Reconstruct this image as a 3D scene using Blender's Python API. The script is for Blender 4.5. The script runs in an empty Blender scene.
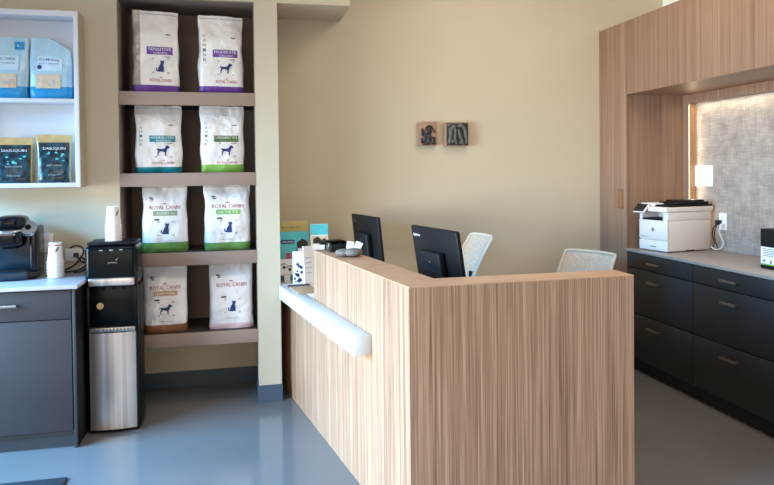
import bpy, bmesh, math, random
from mathutils import Vector, Matrix, noise
from mathutils.geometry import tessellate_polygon
random.seed(7)
PI = math.pi
SC = bpy.context.scene
COL = SC.collection

# ------------------------------------------------------------------ materials
def srgb(r, g, b):
    f = lambda c: (c/255/12.92) if c/255 <= .04045 else ((c/255+.055)/1.055)**2.4
    return (f(r), f(g), f(b), 1)

MATS = {}
def mat(name, rgb, rough=.5, metal=0., var=.06, scale=12., stretch=(1, 1, 1), bump=0., bscale=60., coat=0., rgb2=None, spec=.5, trans=0.):
    """principled material whose colour drifts a little through stretched noise"""
    if name in MATS: return MATS[name]
    m = bpy.data.materials.new(name); m.use_nodes = True
    N, L = m.node_tree.nodes, m.node_tree.links
    b = N['Principled BSDF']
    c = srgb(*rgb)
    c2 = srgb(*rgb2) if rgb2 else tuple(x*(1-var*2) for x in c[:3])+(1,)
    tc = N.new('ShaderNodeTexCoord'); mp = N.new('ShaderNodeMapping'); mp.inputs['Scale'].default_value = stretch
    nz = N.new('ShaderNodeTexNoise'); nz.inputs['Scale'].default_value = scale; nz.inputs['Detail'].default_value = 4
    mx = N.new('ShaderNodeMix'); mx.data_type = 'RGBA'
    mx.inputs['A'].default_value = c2; mx.inputs['B'].default_value = c
    L.new(tc.outputs['Object'], mp.inputs['Vector']); L.new(mp.outputs['Vector'], nz.inputs['Vector'])
    rp = N.new('ShaderNodeValToRGB'); rp.color_ramp.elements[0].position = .3; rp.color_ramp.elements[1].position = .62
    L.new(nz.outputs['Fac'], rp.inputs['Fac']); L.new(rp.outputs['Color'], mx.inputs['Factor'])
    L.new(mx.outputs['Result'], b.inputs['Base Color'])
    b.inputs['Roughness'].default_value = rough; b.inputs['Metallic'].default_value = metal
    b.inputs['Coat Weight'].default_value = coat; b.inputs['Coat Roughness'].default_value = .1
    b.inputs['Specular IOR Level'].default_value = spec
    b.inputs['Transmission Weight'].default_value = trans
    if bump:
        n2 = N.new('ShaderNodeTexNoise'); n2.inputs['Scale'].default_value = bscale; n2.inputs['Detail'].default_value = 5
        L.new(mp.outputs['Vector'], n2.inputs['Vector'])
        bp = N.new('ShaderNodeBump'); bp.inputs['Strength'].default_value = bump; bp.inputs['Distance'].default_value = .01
        L.new(n2.outputs['Fac'], bp.inputs['Height']); L.new(bp.outputs['Normal'], b.inputs['Normal'])
    MATS[name] = m
    return m

def wood(name, dark, mid, light, freq=(260, 260, 2.2), rough=.45):
    """straight grained veneer: broad bands and fine pores along one axis"""
    if name in MATS: return MATS[name]
    m = bpy.data.materials.new(name); m.use_nodes = True
    N, L = m.node_tree.nodes, m.node_tree.links
    b = N['Principled BSDF']; tc = N.new('ShaderNodeTexCoord')
    def nz(sc, det, rough_=.6):
        mp = N.new('ShaderNodeMapping'); mp.inputs['Scale'].default_value = sc
        n = N.new('ShaderNodeTexNoise'); n.inputs['Scale'].default_value = 1; n.inputs['Detail'].default_value = det
        n.inputs['Roughness'].default_value = rough_
        L.new(tc.outputs['Object'], mp.inputs['Vector']); L.new(mp.outputs['Vector'], n.inputs['Vector']); return n.outputs['Fac']
    f = freq
    a = nz(tuple(x*.1 if x > 10 else x*.12 for x in f), 3); c = nz(f, 3, .7); d = nz(tuple(x*.42 if x > 10 else x*.4 for x in f), 2)
    def mth(op, p, q):
        n = N.new('ShaderNodeMath'); n.operation = op
        for i, v in enumerate((p, q)):
            if isinstance(v, float): n.inputs[i].default_value = v
            else: L.new(v, n.inputs[i])
        return n.outputs[0]
    s = mth('ADD', mth('ADD', mth('MULTIPLY', a, .26), mth('MULTIPLY', c, .44)), mth('MULTIPLY', d, .30))
    rp = N.new('ShaderNodeValToRGB'); e = rp.color_ramp.elements
    e[0].position = .355; e[0].color = srgb(*dark); e[1].position = .645; e[1].color = srgb(*light)
    k = e.new(.5); k.color = srgb(*mid)
    L.new(s, rp.inputs['Fac']); L.new(rp.outputs['Color'], b.inputs['Base Color'])
    b.inputs['Roughness'].default_value = rough
    b.inputs['Specular IOR Level'].default_value = .35
    MATS[name] = m
    return m

def emit(name, rgb, strength):
    if name in MATS: return MATS[name]
    m = bpy.data.materials.new(name); m.use_nodes = True
    b = m.node_tree.nodes['Principled BSDF']
    b.inputs['Emission Color'].default_value = srgb(*rgb); b.inputs['Emission Strength'].default_value = strength
    b.inputs['Base Color'].default_value = srgb(*rgb)
    MATS[name] = m
    return m

WALL = mat('wall_paint', (201, 187, 161), .75, var=.012, scale=3, bump=.06, bscale=180)
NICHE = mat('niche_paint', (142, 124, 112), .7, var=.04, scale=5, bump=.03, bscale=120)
WHITEWALL = mat('white_paint', (248, 248, 247), .7, var=.01, scale=4)
CEIL = mat('ceiling_paint', (232, 228, 220), .8, var=.015, scale=4)
BASEB = mat('rubber_base', (70, 84, 98), .5, var=.03, scale=8)
FLOOR = mat('polished_floor', (116, 113, 113), .10, var=.05, scale=1.6, bump=.012, bscale=5, spec=.6)
WOODV = wood('walnut_veneer', (104, 72, 53), (158, 122, 96), (198, 162, 133))
WOODC = wood('cabinet_veneer', (112, 82, 64), (142, 110, 88), (164, 132, 109))
WOODT = wood('wood_cap', (168, 126, 96), (190, 147, 114), (202, 160, 128), (8, 60, 60), .4)
WOODS = wood('lit_wood_edge', (170, 120, 78), (190, 140, 94), (205, 156, 110))  # brighter veneer copy with the LED's warm glow put into its colour
TAUPE = mat('taupe_laminate', (154, 131, 116), .5, var=.02, scale=10)
SHELFD = mat('dark_shelf_board', (62, 54, 49), .55, var=.06, scale=10)
WHITEL = mat('white_laminate', (214, 216, 219), .32, var=.01, scale=6)
TANSHADE = mat('tan_shade', (176, 158, 132), .6, var=.03, scale=8)  # shaded tone for the white wall cabinet's outer side
WHITECAB = mat('white_melamine', (218, 219, 224), .4, var=.012, scale=6)
CHARC = mat('charcoal_front', (38, 36, 35), .5, var=.06, scale=7)
CHARCT = mat('charcoal_toe', (22, 24, 28), .6, var=.05, scale=7)
GREYTOP = mat('grey_quartz', (158, 147, 138), .35, var=.05, scale=60)
HANDLE = mat('bronze_handle', (138, 126, 112), .35, .8, var=.05, scale=40)
SLATE = mat('slate_front', (60, 56, 60), .55, var=.03, scale=6)
SLATE2 = mat('slate_panel', (50, 51, 56), .55, var=.03, scale=6)
MARBLE = mat('pale_quartz', (196, 192, 200), .3, var=.06, scale=18)
STEEL = mat('brushed_steel', (226, 216, 208), .3, .85, var=.2, scale=4, stretch=(9, 9, .1))  # vertical colour streaks stand in for reflections in the steel
BLACKG = mat('glossy_black', (4, 10, 13), .25, var=.1, scale=8, spec=.2)
BLACKM = mat('matte_black', (18, 19, 20), .6, spec=.25, var=.08, scale=14)
BLACKS = mat('satin_black', (16, 16, 17), .5, spec=.25, var=.08, scale=20)
COFB = mat('coffee_black', (10, 14, 18), .22, var=.08, scale=9, spec=.3)
COFG = mat('coffee_tank', (26, 46, 60), .2, var=.08, scale=5, spec=.4)
SILVER = mat('silver_plastic', (176, 178, 182), .25, .8, var=.05, scale=30)
WHITEP = mat('white_plastic', (236, 230, 224), .4, var=.01, scale=10)
PLATE = mat('wall_plate', (238, 236, 232), .35, var=.01, scale=10)
PAPER = mat('white_paper', (240, 238, 234), .6, var=.012, scale=12)
CUPW = mat('cup_paper', (238, 234, 228), .5, var=.015, scale=30)
GREYF = mat('grey_print', (120, 120, 114), .6, var=.1, scale=40)
REDP = mat('red_print', (196, 66, 52), .6, var=.05, scale=40)
GOLD = mat('gold_foil', (206, 178, 120), .4, .3, var=.08, scale=30, bump=.15, bscale=70)
NAVY = mat('navy_print', (28, 52, 108), .5, var=.05, scale=40)
CRED = mat('crimson_print', (176, 52, 58), .5, var=.04, scale=40)
DARKT = mat('dark_print', (52, 52, 64), .5, var=.05, scale=40)
WHITET = mat('white_print', (240, 240, 236), .5, var=.01, scale=40)
PALEG = mat('pale_grey_print', (190, 186, 182), .5, var=.03, scale=30)
BAGW = mat('bag_film', (244, 238, 233), .28, var=.05, scale=7, bump=.9, bscale=26, coat=.3)
BAGS = mat('bag_gusset_film', (186, 176, 166), .25, .25, var=.12, scale=25, bump=.5, bscale=40, coat=.3)
PURP = mat('purple_print', (110, 62, 158), .4, var=.06, scale=30)
TEAL = mat('teal_print', (28, 134, 150), .4, var=.06, scale=30)
LIME = mat('lime_print', (128, 178, 78), .4, var=.06, scale=30)
DGREEN = mat('olive_print', (84, 112, 62), .4, var=.06, scale=30)
SAGE = mat('sage_print', (140, 160, 112), .4, var=.06, scale=30)
MGREEN = mat('leaf_green_print', (104, 150, 74), .4, var=.08, scale=30)
TAN = mat('tan_print', (196, 152, 100), .4, var=.06, scale=30)
BROWN = mat('brown_print', (150, 96, 62), .4, var=.06, scale=30)
PINK = mat('pink_print', (232, 204, 206), .4, var=.03, scale=30)
SKY = mat('sky_blue_film', (182, 212, 224), .3, var=.08, scale=12, bump=.3, bscale=28, coat=.25)
CYAN = mat('cyan_print', (22, 146, 200), .35, var=.08, scale=20)
CREAM = mat('cream_print', (222, 200, 168), .5, var=.1, scale=30)
PALEB = mat('pale_blue_print', (206, 226, 236), .4, var=.04, scale=20)
PBLACK = mat('pouch_black', (18, 30, 40), .25, var=.3, scale=30, rgb2=(30, 86, 98), bump=.25, bscale=30, coat=.4)
AQUA = mat('aqua_print', (84, 196, 204), .45, var=.06, scale=14)
BUTTER = mat('butter_print', (214, 196, 128), .5, var=.1, scale=20)
HAIR = mat('dark_brown_print', (52, 36, 32), .6, var=.2, scale=40)
STONE = mat('grey_stone', (112, 104, 100), .7, var=.12, scale=50, bump=.2, bscale=90)
PADB = mat('kraft_board', (182, 146, 112), .6, var=.05, scale=30)
CLAY = mat('clay_plaque', (168, 132, 108), .65, var=.1, scale=30, bump=.2, bscale=60)
DARKCLAY = mat('dark_glaze', (30, 27, 28), .35, var=.25, scale=40, rgb2=(62, 60, 58), bump=.3, bscale=50)
MATT = mat('mat_weave', (44, 48, 58), .9, var=.3, scale=140, bump=.6, bscale=200)
CHAIRF = mat('chair_frame', (206, 190, 168), .45, var=.02, scale=20)
CABLE = mat('black_cable', (18, 18, 20), .45, var=.05, scale=30)
CABLEW = mat('white_cable', (226, 220, 212), .45, var=.03, scale=30)
CHROME = mat('chrome', (200, 200, 204), .15, 1., var=.03, scale=20)
LED = emit('led_strip', (255, 226, 176), 3.)
SCREEN = mat('dark_screen', (12, 14, 18), .1, var=.1, scale=6)

def textile():
    m = bpy.data.materials.new('woven_textile'); m.use_nodes = True
    N, L = m.node_tree.nodes, m.node_tree.links; b = N['Principled BSDF']; tc = N.new('ShaderNodeTexCoord')
    outs = []
    for sc in ((1, 12, 100), (1, 110, 13), (3, 9, 9)):
        mp = N.new('ShaderNodeMapping'); mp.inputs['Scale'].default_value = sc
        n = N.new('ShaderNodeTexNoise'); n.inputs['Scale'].default_value = 1; n.inputs['Detail'].default_value = 3
        L.new(tc.outputs['Object'], mp.inputs['Vector']); L.new(mp.outputs['Vector'], n.inputs['Vector']); outs.append(n.outputs['Fac'])
    a = N.new('ShaderNodeMath'); L.new(outs[0], a.inputs[0]); L.new(outs[1], a.inputs[1])
    c = N.new('ShaderNodeMath'); L.new(a.outputs[0], c.inputs[0]); L.new(outs[2], c.inputs[1])
    d = N.new('ShaderNodeMath'); d.operation = 'MULTIPLY'; L.new(c.outputs[0], d.inputs[0]); d.inputs[1].default_value = 1/3
    rp = N.new('ShaderNodeValToRGB'); e = rp.color_ramp.elements
    e[0].position = .38; e[0].color = srgb(142, 127, 116); e[1].position = .64; e[1].color = srgb(184, 168, 154)
    L.new(d.outputs[0], rp.inputs['Fac']); L.new(rp.outputs['Color'], b.inputs['Base Color'])
    b.inputs['Roughness'].default_value = .85
    return m
TEXTILE = textile()

def meshy():
    m = bpy.data.materials.new('chair_mesh_fabric'); m.use_nodes = True
    N, L = m.node_tree.nodes, m.node_tree.links; b = N['Principled BSDF']
    tc = N.new('ShaderNodeTexCoord'); n = N.new('ShaderNodeTexNoise'); n.inputs['Scale'].default_value = 90
    rp = N.new('ShaderNodeValToRGB'); e = rp.color_ramp.elements
    e[0].color = srgb(190, 174, 154); e[1].color = srgb(214, 198, 178); e[0].position = .35; e[1].position = .65
    L.new(tc.outputs['Object'], n.inputs['Vector']); L.new(n.outputs['Fac'], rp.inputs['Fac']); L.new(rp.outputs['Color'], b.inputs['Base Color'])
    b.inputs['Roughness'].default_value = .8; b.inputs['Alpha'].default_value = .8
    return m
MESHF = meshy()

# ------------------------------------------------------------------ mesh helpers
def BM(): return bmesh.new()
def box(bm, x0, x1, y0, y1, z0, z1, bev=0., seg=2, mi=0, M=None):
    r = bmesh.ops.create_cube(bm, size=1)
    vs = r['verts']
    T = Matrix.Translation(((x0+x1)/2, (y0+y1)/2, (z0+z1)/2)) @ Matrix.Diagonal((x1-x0, y1-y0, z1-z0, 1))
    bmesh.ops.transform(bm, matrix=T, verts=vs)
    fs = set(f for v in vs for f in v.link_faces)
    if bev:
        es = list(set(e for v in vs for e in v.link_edges))
        g = bmesh.ops.bevel(bm, geom=es, offset=bev, segments=seg, affect='EDGES', profile=.5)
        fs = set(g['faces']) | set(f for f in fs if f.is_valid)
        vs = list(set(v for f in fs for v in f.verts))
    for f in fs: f.material_index = mi
    if M is not None: bmesh.ops.transform(bm, matrix=M, verts=list(vs))
    return bm
def cone(bm, p0, p1, r0, r1, seg=20, caps=True, mi=0):
    p0, p1 = Vector(p0), Vector(p1); d = p1-p0
    q = Vector((0, 0, 1)).rotation_difference(d.normalized()).to_matrix().to_4x4()
    r = bmesh.ops.create_cone(bm, cap_ends=caps, segments=seg, radius1=r0, radius2=r1, depth=d.length,
                              matrix=Matrix.Translation((p0+p1)/2) @ q)
    for v in r['verts']:
        for f in v.link_faces: f.material_index = mi
    return bm
def lathe(bm, prof, seg=28, mi=0, M=None):
    rings = []; new = []
    for r, z in prof:
        ring = [bm.verts.new((r*math.cos(2*PI*k/seg), r*math.sin(2*PI*k/seg), z)) for k in range(seg)]
        rings.append(ring); new += ring
    for a, b in zip(rings, rings[1:]):
        for k in range(seg):
            f = bm.faces.new((a[k], a[(k+1) % seg], b[(k+1) % seg], b[k])); f.material_index = mi
    if M is not None: bmesh.ops.transform(bm, matrix=M, verts=new)
    return bm
def tube(bm, pts, r, seg=8, closed=False, mi=0, smooth=0):
    pts = [Vector(p) for p in pts]
    for _ in range(smooth):
        n = []
        rng = range(len(pts) if closed else len(pts)-1)
        if not closed: n.append(pts[0])
        for i in rng:
            a, b = pts[i], pts[(i+1) % len(pts)]
            n += [a.lerp(b, .25), a.lerp(b, .75)]
        if not closed: n.append(pts[-1])
        pts = n
    rings = []; up = None; N = len(pts)
    for i, p in enumerate(pts):
        if closed: t = (pts[(i+1) % N]-pts[i-1]).normalized()
        else: t = (pts[min(i+1, N-1)]-pts[max(i-1, 0)]).normalized()
        if up is None:
            up = Vector((0, 0, 1)) if abs(t.z) < .9 else Vector((1, 0, 0))
        s = t.cross(up).normalized(); up = s.cross(t).normalized()
        rr = r[i*len(r)//N] if isinstance(r, (list, tuple)) else r
        rings.append([bm.verts.new(p + s*(rr*math.cos(2*PI*k/seg)) + up*(rr*math.sin(2*PI*k/seg))) for k in range(seg)])
    prs = list(zip(rings, rings[1:])) + ([(rings[-1], rings[0])] if closed else [])
    for a, b in prs:
        for k in range(seg):
            f = bm.faces.new((a[k], a[(k+1) % seg], b[(k+1) % seg], b[k])); f.material_index = mi
    if not closed:
        bm.faces.new(rings[0][::-1]).material_index = mi; bm.faces.new(rings[-1]).material_index = mi
    return bm
def prism(bm, poly, z0, z1, mi=0, M=None, bev=0.):
    """polygon in xy pulled up from z0 to z1"""
    lo = [bm.verts.new((x, y, z0)) for x, y in poly]; hi = [bm.verts.new((x, y, z1)) for x, y in poly]
    fs = [bm.faces.new(lo[::-1]), bm.faces.new(hi)]
    n = len(poly)
    for k in range(n): fs.append(bm.faces.new((lo[k], lo[(k+1) % n], hi[(k+1) % n], hi[k])))
    for f in fs: f.material_index = mi
    bmesh.ops.recalc_face_normals(bm, faces=fs)
    vs = lo+hi
    if bev:
        g = bmesh.ops.bevel(bm, geom=list(set(e for v in vs for e in v.link_edges)), offset=bev, segments=2, affect='EDGES', profile=.5)
        vs = list(set(v for f in g['faces'] for v in f.verts) | set(v for v in vs if v.is_valid))
    if M is not None: bmesh.ops.transform(bm, matrix=M, verts=vs)
    return bm
def blob(bm, c, s, sub=3, n=2.6, mi=0, M=None):
    """rounded pebble / soft box"""
    r = bmesh.ops.create_icosphere(bm, subdivisions=sub, radius=1)
    for v in r['verts']:
        x, y, z = v.co
        k = (abs(x)**n+abs(y)**n+abs(z)**n)**(-1/n)
        v.co = Vector((c[0]+x*k*s[0], c[1]+y*k*s[1], c[2]+z*k*s[2]))
    for v in r['verts']:
        for f in v.link_faces: f.material_index = mi
    if M is not None: bmesh.ops.transform(bm, matrix=M, verts=r['verts'])
    return bm

def obj(name, bm, m, parent=None, smooth=True, loc=None, rot=None):
    me = bpy.data.meshes.new(name)
    if smooth:
        for f in bm.faces: f.smooth = True
    bm.normal_update()
    if smooth:
        for e in bm.edges:
            if len(e.link_faces) == 2 and e.link_faces[0].normal.angle(e.link_faces[1].normal, 0) > math.radians(38): e.smooth = False
    bm.to_mesh(me); bm.free()
    for x in (m if isinstance(m, (list, tuple)) else [m]): me.materials.append(x)
    o = bpy.data.objects.new(name, me); COL.objects.link(o)
    if parent is not None: o.parent = parent
    if loc: o.location = loc
    if rot: o.rotation_euler = rot
    return o
def tag(o, label, cat, group=None):
    o['label'] = label; o['category'] = cat
    if group: o['group'] = group
    return o
def thing(name, label, cat, loc=(0, 0, 0), rz=0., group=None):
    o = bpy.data.objects.new(name, None); COL.objects.link(o)
    o.location = loc; o.rotation_euler = (0, 0, rz); o.empty_display_size = .05
    return tag(o, label, cat, group)
def struct(name, bm, m, parent=None):
    o = obj(name, bm, m, parent, smooth=False)
    if parent is None: o['kind'] = 'structure'
    return o
def dup(root, loc, rz=None, label=None):
    r = root.copy(); COL.objects.link(r); r.location = loc
    if rz is not None: r.rotation_euler = (0, 0, rz)
    if label: r['label'] = label
    for ch in list(root.children):
        c = ch.copy(); COL.objects.link(c); c.parent = r
        for g in ch.children:
            d = g.copy(); COL.objects.link(d); d.parent = c
    return r

_txt = {}
def text_tris(s, spacing=1.):
    """triangles of a line of lettering, centred, cap height 1"""
    if s in _txt: return _txt[s]
    cu = bpy.data.curves.new('lettering_curve', 'FONT'); cu.body = s; cu.resolution_u = 2; cu.size = 1; cu.space_character = spacing
    o = bpy.data.objects.new('lettering_curve', cu); COL.objects.link(o)
    bpy.context.view_layer.update()
    dg = bpy.context.evaluated_depsgraph_get(); me = o.evaluated_get(dg).to_mesh()
    me.calc_loop_triangles()
    V = [v.co.copy() for v in me.vertices]; T = [tuple(t.vertices) for t in me.loop_triangles]
    o.evaluated_get(dg).to_mesh_clear(); bpy.data.objects.remove(o); bpy.data.curves.remove(cu)
    x0, x1 = min(v.x for v in V), max(v.x for v in V); y0, y1 = min(v.y for v in V), max(v.y for v in V)
    V = [((v.x-(x0+x1)/2), (v.y-(y0+y1)/2)) for v in V]
    _txt[s] = (V, T, x1-x0, y1-y0)
    return _txt[s]

# a "sheet" is a function (u, v) -> 3D point; graphics are laid on it
def lay_text(bm, s, sheet, cu, cv, width, height=None, mi=0):
    V, T, w, h = text_tris(s); k = width/w; kh = (height/h) if height else k
    vs = [bm.verts.new(sheet(cu+x*k, cv+y*kh)) for x, y in V]
    for t in T:
        try: bm.faces.new([vs[i] for i in t]).material_index = mi
        except ValueError: pass
def lay_poly(bm, poly, sheet, cu, cv, size, mi=0):
    P = [Vector((x, y, 0)) for x, y in poly]
    T = tessellate_polygon([P]); vs = [bm.verts.new(sheet(cu+p.x*size, cv+p.y*size)) for p in P]
    for t in T:
        try:
            f = bm.faces.new([vs[i] for i in t]); f.material_index = mi
        except ValueError: pass
def lay_rect(bm, sheet, u0, u1, v0, v1, nu=10, nv=3, mi=0):
    g = [[bm.verts.new(sheet(u0+(u1-u0)*i/nu, v0+(v1-v0)*j/nv)) for i in range(nu+1)] for j in range(nv+1)]
    for j in range(nv):
        for i in range(nu):
            bm.faces.new((g[j][i], g[j][i+1], g[j+1][i+1], g[j+1][i])).material_index = mi

CAT = [(-.05, 0), (-.30, .02), (-.42, .14), (-.40, .34), (-.30, .36), (-.33, .18), (-.24, .12), (-.20, .30), (-.14, .48), (-.04, .62), (.0, .72), (-.03, .84), (.0, 1.0), (.08, .92), (.18, .92), (.26, 1.0), (.28, .84), (.27, .72), (.20, .64), (.24, .5), (.26, .3), (.25, .1), (.30, .03), (.28, 0)]
DOG = [(-.5, .02), (-.42, .02), (-.40, .2), (-.32, .34), (-.3, .4), (0, .36), (.1, .3), (.12, .02), (.22, .02), (.22, .3), (.3, .5), (.34, .62), (.5, .66), (.52, .76), (.38, .88), (.26, .9), (.18, .8), (.12, .66), (-.1, .6), (-.34, .6), (-.46, .66), (-.58, .5), (-.54, .48), (-.44, .54), (-.42, .46), (-.48, .3)]
CROWN = [(-.5, 0), (.5, 0), (.6, .5), (.28, .28), (0, .7), (-.28, .28), (-.6, .5)]

# ------------------------------------------------------------------ camera
cam = bpy.data.cameras.new('camera'); co = bpy.data.objects.new('camera', cam); COL.objects.link(co)
yaw, pit, rol, fpx, py = .21652, .01718, .01052, 658.587, 182.188
fw = Vector((math.sin(yaw)*math.cos(pit), math.cos(yaw)*math.cos(pit), -math.sin(pit)))
rt = Vector((math.cos(yaw), -math.sin(yaw), 0)); dn = fw.cross(rt)
r2 = rt*math.cos(rol)+dn*math.sin(rol); d2 = -rt*math.sin(rol)+dn*math.cos(rol)
Mx = Matrix((r2, -d2, -fw)).transposed().to_4x4(); Mx.translation = (0, 0, 1.5)
co.matrix_world = Mx
cam.sensor_width = 36; cam.lens = 36*fpx/774; cam.shift_y = -(242.5-py)/774; cam.clip_start = .05
SC.camera = co

# ------------------------------------------------------------------ the room
YF, YB, XR = 4.36, 4.81, 3.39          # front of the left wall block, back wall, right wall
struct('floor', box(BM(), -4.0, XR+.2, -4.5, YB+.2, -.12, 0), FLOOR)
struct('ceiling', box(BM(), -4.0, XR+.2, -4.5, YB+.2, 3.45, 3.57), CEIL)
struct('wall_back', box(BM(), -4.0, XR+.2, YB, YB+.15, 0, 3.45), WALL)
struct('wall_right', box(BM(), XR, XR+.15, -2, YB, 0, 3.45), WHITEWALL)
struct('wall_left', box(BM(), -4.0, -.745, YF, YB, 0, 3.45), WALL)
struct('wall_pillar', box(BM(), .0895, .237, YF, YB, 0, 2.602), WALL)
struct('wall_soffit', box(BM(), -.745, .719, YF, YB, 2.602, 3.45), WALL)
# far side of the room, beyond the left of the frame: a shop window
w = BM()
box(w, -4.0, -3.9, 4.0, YF, 0, 3.45); box(w, -4.0, -3.9, -4.5, -3.0, 0, 3.45); box(w, -4.0, -3.9, -3.0, 4.0, 2.75, 3.45); box(w, -4.0, -3.9, -3.0, 4.0, 0, .12)
struct('wall_far_left', w, WALL)
f = BM()
for y in (-3.0, -1.27, .47, 2.2, 3.94): box(f, -3.97, -3.91, y, y+.06, .12, 2.75)
box(f, -3.97, -3.91, -3.0, 4.0, .12, .18); box(f, -3.97, -3.91, -3.0, 4.0, 2.69, 2.75)
struct('window_1', f, BLACKM)
# niche lining
n = BM(); box(n, -.745, .0895, YB-.012, YB, .479, 2.602); box(n, -.745, -.741, YF+.004, YB-.012, .479, 2.602); box(n, .0855, .0895, YF+.02, YB-.012, .479, 2.602)
box(n, -.741, .0855, YF+.02, YB-.012, 2.596, 2.602)
struct('wall_niche', n, NICHE)
# baseboards
b = BM(); box(b, .0835, .2425, YF-.008, YF, 0, .108, .002); box(b, .0815, .0895, YF, YB-.02, 0, .108); box(b, -.745, .0815, YB-.01, YB, 0, .108)
struct('baseboard_left', b, BASEB)
struct('baseboard_back', box(BM(), .30, 2.8, YB-.01, YB, 0, .108, .002), BASEB)

# shelves in the niche
for top, lab in ((2.013, 'top taupe shelf of the wall niche, under the purple-banded bags'),
                 (1.501, 'second taupe niche shelf from the top, under the teal and lime bags'),
                 (.995, 'third taupe niche shelf from the top, under the two leaf-green cat bags'),
                 (.479, 'lowest taupe niche shelf, under the brown and pink banded bags')):
    t = thing('display_shelf', lab, 'shelf', (-.328, YF, top-.084), group='niche shelves')
    obj('board', box(BM(), -.412, .412, .014, .434, .012, .084, .001), SHELFD, t)
    obj('front_edge', box(BM(), -.417, .4165, -.002, .014, 0, .084, .0015), TAUPE, t)

# ------------------------------------------------------------------ pet food bags and pouches
class Pack:
    """pillow-shaped package: front surface is analytic so the printing can follow it"""
    def __init__(s, w, d, h, seed, topd=.10, waist=.04, n=4.5, wr=.006, shoulder=.62, topw=1.0):
        s.w, s.d, s.h, s.seed, s.topd, s.waist, s.n, s.wr, s.sh, s.topw = w, d, h, seed, topd, waist, n, wr, shoulder, topw
    def W(s, t):
        k = max(0, (t-.6)/.4)
        return s.w/2*(1-s.waist*math.sin(PI*min(1, max(0, (t-.35)/.6)))**2)*(1+(s.topw-1)*k*k) * (1-.03*max(0, .06-t)/.06)
    def D(s, t):
        a = .86+.14*math.sin(PI*min(1, t/s.sh))
        if t > s.sh:
            k = (t-s.sh)/(1-s.sh); k = k*k*(3-2*k); a = a*(1-k)+s.topd*k
        return s.d/2*a*(1-.12*max(0, .05-t)/.05)
    def disp(s, x, z):
        v = Vector((x*9+s.seed*3.1, s.seed*1.7, z*9))
        r = noise.noise(v)*s.wr + abs(noise.noise(v*2.3))*s.wr*.7
        return r + noise.noise(v*5)*s.wr*.25
    def front(s, x, z, off=.0022):
        t = min(1, max(0, z/s.h)); W = s.W(t)
        q = max(0, 1-min(1, abs(x/W))**s.n)**(1/s.n)
        return Vector((x, -s.D(t)*q + s.disp(x, z)*q - off, z))
    def sheet(s, off=.0022):
        return lambda u, v: s.front(u*s.w/2, v*s.h, off)
    def body(s, nz=34, na=72, bands=(), strip=None):
        bm = BM(); rings = []
        # equal spacing around the rounded rectangle
        for j in range(nz+1):
            t = j/nz; W, D = s.W(t), s.D(t); ring = []
            for k in range(na):
                a = 2*PI*k/na; c, q = math.cos(a), math.sin(a)
                r = (abs(c)**s.n+abs(q)**s.n)**(-1/s.n)
                x, y = c*r*W, q*r*D
                dd = s.disp(x, t*s.h)*(-y/D)
                sx = noise.noise(Vector((s.seed*2, y*12, t*s.h*9)))*s.wr*.8*(x/W)
                ring.append(bm.verts.new((x+sx, y+max(-.02, dd if y < 0 else -abs(dd)*.5), t*s.h + (.006*noise.noise(Vector((x*14, s.seed, 3)))*max(0, t-.9)*10))))
            rings.append(ring)
        for j in range(nz):
            t = (j+.5)/nz
            for k in range(na):
                f = bm.faces.new((rings[j][k], rings[j][(k+1) % na], rings[j+1][(k+1) % na], rings[j+1][k]))
                c = f.calc_center_median(); mi = 0
                if strip and (c.x < strip*s.w/2): mi = 2
                for lo, hi, m in bands:
                    if lo <= t < hi: mi = m
                f.material_index = mi
        bm.faces.new(rings[0][::-1]); bm.faces.new(rings[-1])
        return bm

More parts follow.
